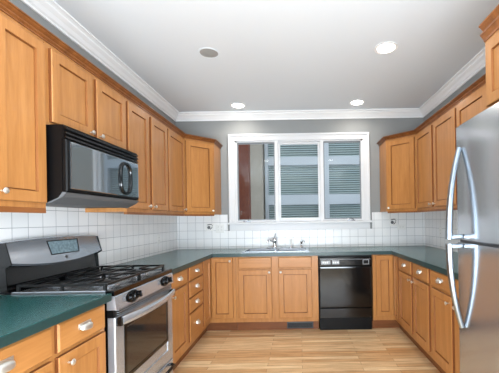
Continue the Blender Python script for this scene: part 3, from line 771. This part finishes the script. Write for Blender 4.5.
# ------------------------------------------------------------------ microwave
mw = thing('microwave_oven', 'black over-range microwave with mirror-like door', 'microwave', (-1.238, 1.674, 1.392), R(90))
MWD = -1.238 - XL - 0.01; MW = 0.755
obj('case', prism(NB(), [(0.022, 0.066), (0.022, 0.424), (MWD, 0.424), (MWD, 0.010), (0.105, 0.010), (0.045, 0.036)], 0.0, MW, 'x'), 'blackm', mw)
vt = obj('vent_grille', box(NB(), 0.0, MW, 0.012, 0.0215, 0.350, 0.424), 'blackm', mw)
bm = NB()
for k in range(3):
    z = 0.353 + k * 0.0235
    prism(bm, [(0.0, z), (0.0, z + 0.010), (0.012, z + 0.017), (0.012, z + 0.002)], 0.004, MW - 0.002, 'x')
obj('vent_slat', bm, 'black', vt)
dr = obj('door', rings(NB(), 0.004, MW - 0.002, 0.066, 0.349, [(0, 0.0215), (0, 0.006), (0.006, 0.0), (0.010, 0.0)]), 'blackm', mw)
obj('window', rings(NB(), 0.030, MW - 0.012, 0.084, 0.340, [(0, 0.0), (0, -0.003), (0.004, -0.005), (0.01, -0.005)]), 'mwglass', dr, label='mirror-like dark door glass')
bm = NB(); n = 36; secs = []
hcx, hcz, ra, rb = 0.562, 0.208, 0.064, 0.104
for i in range(n):
    a = 2 * pi * i / n
    c_, s_ = cos(a), sin(a); e = 0.7
    px_, pz_ = math.copysign(abs(c_) ** e, c_), math.copysign(abs(s_) ** e, s_)
    secs.append([bm.verts.new((hcx + px_ * (ra + q[0]), q[1], hcz + pz_ * (rb + q[0]))) for q in ((0.011, -0.010), (0.007, -0.017), (-0.007, -0.017), (-0.011, -0.010), (-0.010, -0.0055), (0.010, -0.0055))])
for i in range(n):
    a, b = secs[i], secs[(i + 1) % n]
    for j in range(6): bm.faces.new((a[j], a[(j + 1) % 6], b[(j + 1) % 6], b[j]))
bmesh.ops.recalc_face_normals(bm, faces=bm.faces[:])
obj('handle', bm, 'black', dr, smooth=True, label='black oval ring handle')
obj('bottom_lip', prism(NB(), [(0.0, 0.062), (0.0215, 0.0655), (0.0440, 0.0355), (0.1045, 0.0095), (0.09, 0.006), (0.02, 0.040)], 0.0, MW, 'x'), 'steel_side', mw, label='grey sloping bottom lip')

# ------------------------------------------------------------------ refrigerator (local x from far edge toward the camera)
fr = thing('refrigerator', 'stainless steel top-freezer refrigerator at the right edge', 'refrigerator', (0.862, 1.744, 0), R(-90))
FW = 0.91
obj('cabinet_case', box(NB(), 0.004, FW - 0.004, 0.085, 0.800, 0.03, 1.755, 0.004), 'steel_side', fr)
obj('kick_plate', box(NB(), 0.01, FW - 0.01, 0.07, 0.30, 0.0, 0.075), 'blackm', fr)
def fdoor(z0, z1):
    bm = NB(); n = 14; rows = []
    for i in range(n + 1):
        u = i / n; x = u * FW; y = 0.020 - 0.020 * (1 - (2 * u - 1) ** 2) if False else 0.010 - 0.010 * (1 - abs(2 * u - 1) ** 4)
        rows.append([(x, y)])
    prof = [(r[0][0], r[0][1]) for r in rows]
    pts = [(0.0, 0.078)] + prof + [(FW, 0.078)]
    prism(bm, pts, z0, z1, 'z'); return bm
dt = obj('freezer_door', fdoor(1.168, 1.782), 'steel_fridge', fr, smooth=True)
db = obj('refrigerator_door', fdoor(0.080, 1.152), 'steel_fridge', fr, smooth=True)
obj('door_gasket', box(NB(), 0.006, FW - 0.006, 0.02, 0.084, 1.153, 1.167), 'plastic_dark', fr)
obj('hinge_cover', box(NB(), 0.02, 0.09, 0.03, 0.14, 1.783, 1.80, 0.004), 'steel_side', fr)
def fhandle(par, zs, zt):   # zs end at the split (stands off), zt tip that meets the door
    bm = NB(); n = 20; P = []; rad = []
    for i in range(n + 1):
        u = i / n; z = zs + (zt - zs) * u
        out = -0.062 * (1 - u ** 2.2) - 0.004
        P.append((0.058, out, z)); rad.append(0.019 - 0.006 * u)
    tube(bm, P, rad, 10, 1.0, Vector((1, 0, 0)))
    sgn = 1 if zt > zs else -1
    box(bm, 0.044, 0.072, -0.070, 0.004, min(zs, zs + sgn * 0.026), max(zs, zs + sgn * 0.026), 0.004)
    return obj('handle', bm, 'handle_steel', par, smooth=True, label='bowed steel bar handle')
fhandle(dt, 1.172, 1.660); fhandle(db, 1.148, 0.700)

# ------------------------------------------------------------------ outlets, switches and patterned tiles
def outlet(loc, rot, label, horiz=False, n=1, name='wall_outlet'):
    r = thing(name, label, 'outlet', loc, rot)
    w_, h_ = (0.035 * n + 0.000, 0.057)
    if n == 2: w_ = 0.058
    if horiz: w_, h_ = 0.057, 0.035
    obj('cover_plate', rings(NB(), -w_, w_, -h_, h_, [(0, 0), (0, -0.003), (0.003, -0.005), (0.006, -0.005)]), 'plastic_white', r)
    for k in range(n):
        ox = 0 if n == 1 else (-0.023 + 0.046 * k)
        bm = NB()
        for s_ in (-1, 1):
            c0 = (ox, s_ * 0.02) if not horiz else (s_ * 0.02, 0)
            box(bm, c0[0] - 0.013, c0[0] + 0.013, -0.0065, -0.005, c0[1] - 0.013, c0[1] + 0.013, 0.0005)
        sock = obj('socket', bm, 'plastic_white', r)
        bm = NB()
        for s_ in (-1, 1):
            c0 = (ox, s_ * 0.02) if not horiz else (s_ * 0.02, 0)
            for q in (-0.006, 0.004): box(bm, c0[0] + q, c0[0] + q + 0.0022, -0.0068, -0.006, c0[1] - 0.004, c0[1] + 0.006)
        obj('slot', bm, 'slot', sock)
    return r
yf = YB - T
outlet((-1.085, yf, 1.185), 0, 'white double outlet plate left of the window', n=2)
outlet((1.375, yf, 1.165), 0, 'white horizontal outlet on the back wall right of the window', horiz=True)
outlet((XL + T, 3.70, 1.085), R(90), 'white outlet on the left wall tiles above the counter')
outlet((XR - T, 3.79, 1.115), R(-90), 'white outlet on the right wall tiles near the refrigerator handle')
def motif(loc, rot, label, m='motif'):
    o = thing('patterned_tile', label, 'tile', loc, rot)
    obj('tile_face', rings(NB(), -0.052, 0.052, -0.052, 0.052, [(0, 0), (0, -0.001), (0.002, -0.0016)]), 'plastic_white', o)
    bm = NB(); lathe(bm, [(0.022, 0), (0.022, 0.0006), (0, 0.0006)], 14, Matrix.Translation((-0.012, -0.0017, -0.004)) @ Matrix.Rotation(R(90), 4, 'X'))
    tube(bm, [(0.006, -0.0018, -0.030), (0.030, -0.0018, -0.006), (0.036, -0.0018, 0.026)], 0.006, 6)
    tube(bm, [(-0.032, -0.0018, 0.030), (0.0, -0.0018, 0.038), (0.030, -0.0018, 0.036)], 0.007, 6)
    obj('motif', bm, m, o, label='small grey painted motif')
motif((-1.225, yf, 1.205), 0, 'tile with small dark motif left of the double outlet')
motif((1.262, yf, 1.235), 0, 'tile with small dark motif right of the window')

# ------------------------------------------------------------------ ceiling fixtures
def can(x, y, label, power=2):
    r = thing('recessed_ceiling_light', label, 'light', (x, y, ZC), 0, 'recessed ceiling lights')
    obj('trim_ring', lathe(NB(), [(0.098, -0.0005), (0.098, -0.004), (0.082, -0.007), (0.074, -0.0035), (0.074, -0.0005)], 32), 'white_paint', r, smooth=True)
    obj('lens', lathe(NB(), [(0.073, -0.0008), (0.072, -0.003), (0.0, -0.0035)], 32), 'lamp', r)
    l = bpy.data.lights.new('can_light', 'AREA'); l.shape = 'DISK'; l.size = 0.14; l.energy = power; l.color = (1.0, 0.93, 0.84); l.spread = R(150)
    o = bpy.data.objects.new('can_light', l); C.objects.link(o); o.parent = r; o.location = (0, 0, -0.012)
def ceil_at(px, py):
    dx, dy = px - 300, py - 219.5; t = 0.016
    tx, ty = dx - t * dy, dy + t * dx
    d = (ZC - EYE) * FPX / (-ty); return tx / FPX * d, d
a = ceil_at(386, 48); can(*a, 'largest lit recessed ceiling light, nearest on the right')
a = ceil_at(357, 102.5); can(*a, 'small lit recessed ceiling light close above the window, right of centre')
a = ceil_at(238, 105.5); can(*a, 'small lit recessed ceiling light toward the left, above the window')
can(-0.8, 0.95, 'recessed ceiling light above the range side, out of frame'); can(0.78, 0.95, 'recessed ceiling light by the refrigerator, out of frame')
a = ceil_at(209, 53)
sp = thing('ceiling_speaker', 'round grey speaker grille set in the ceiling', 'speaker', (a[0], a[1], ZC))
obj('trim_ring', lathe(NB(), [(0.090, -0.0005), (0.090, -0.003), (0.080, -0.005), (0.077, -0.003), (0.077, -0.0005)], 32), 'ceiling', sp, smooth=True)
obj('grille', lathe(NB(), [(0.076, -0.0008), (0.076, -0.003), (0.0, -0.005)], 32), 'grille', sp)
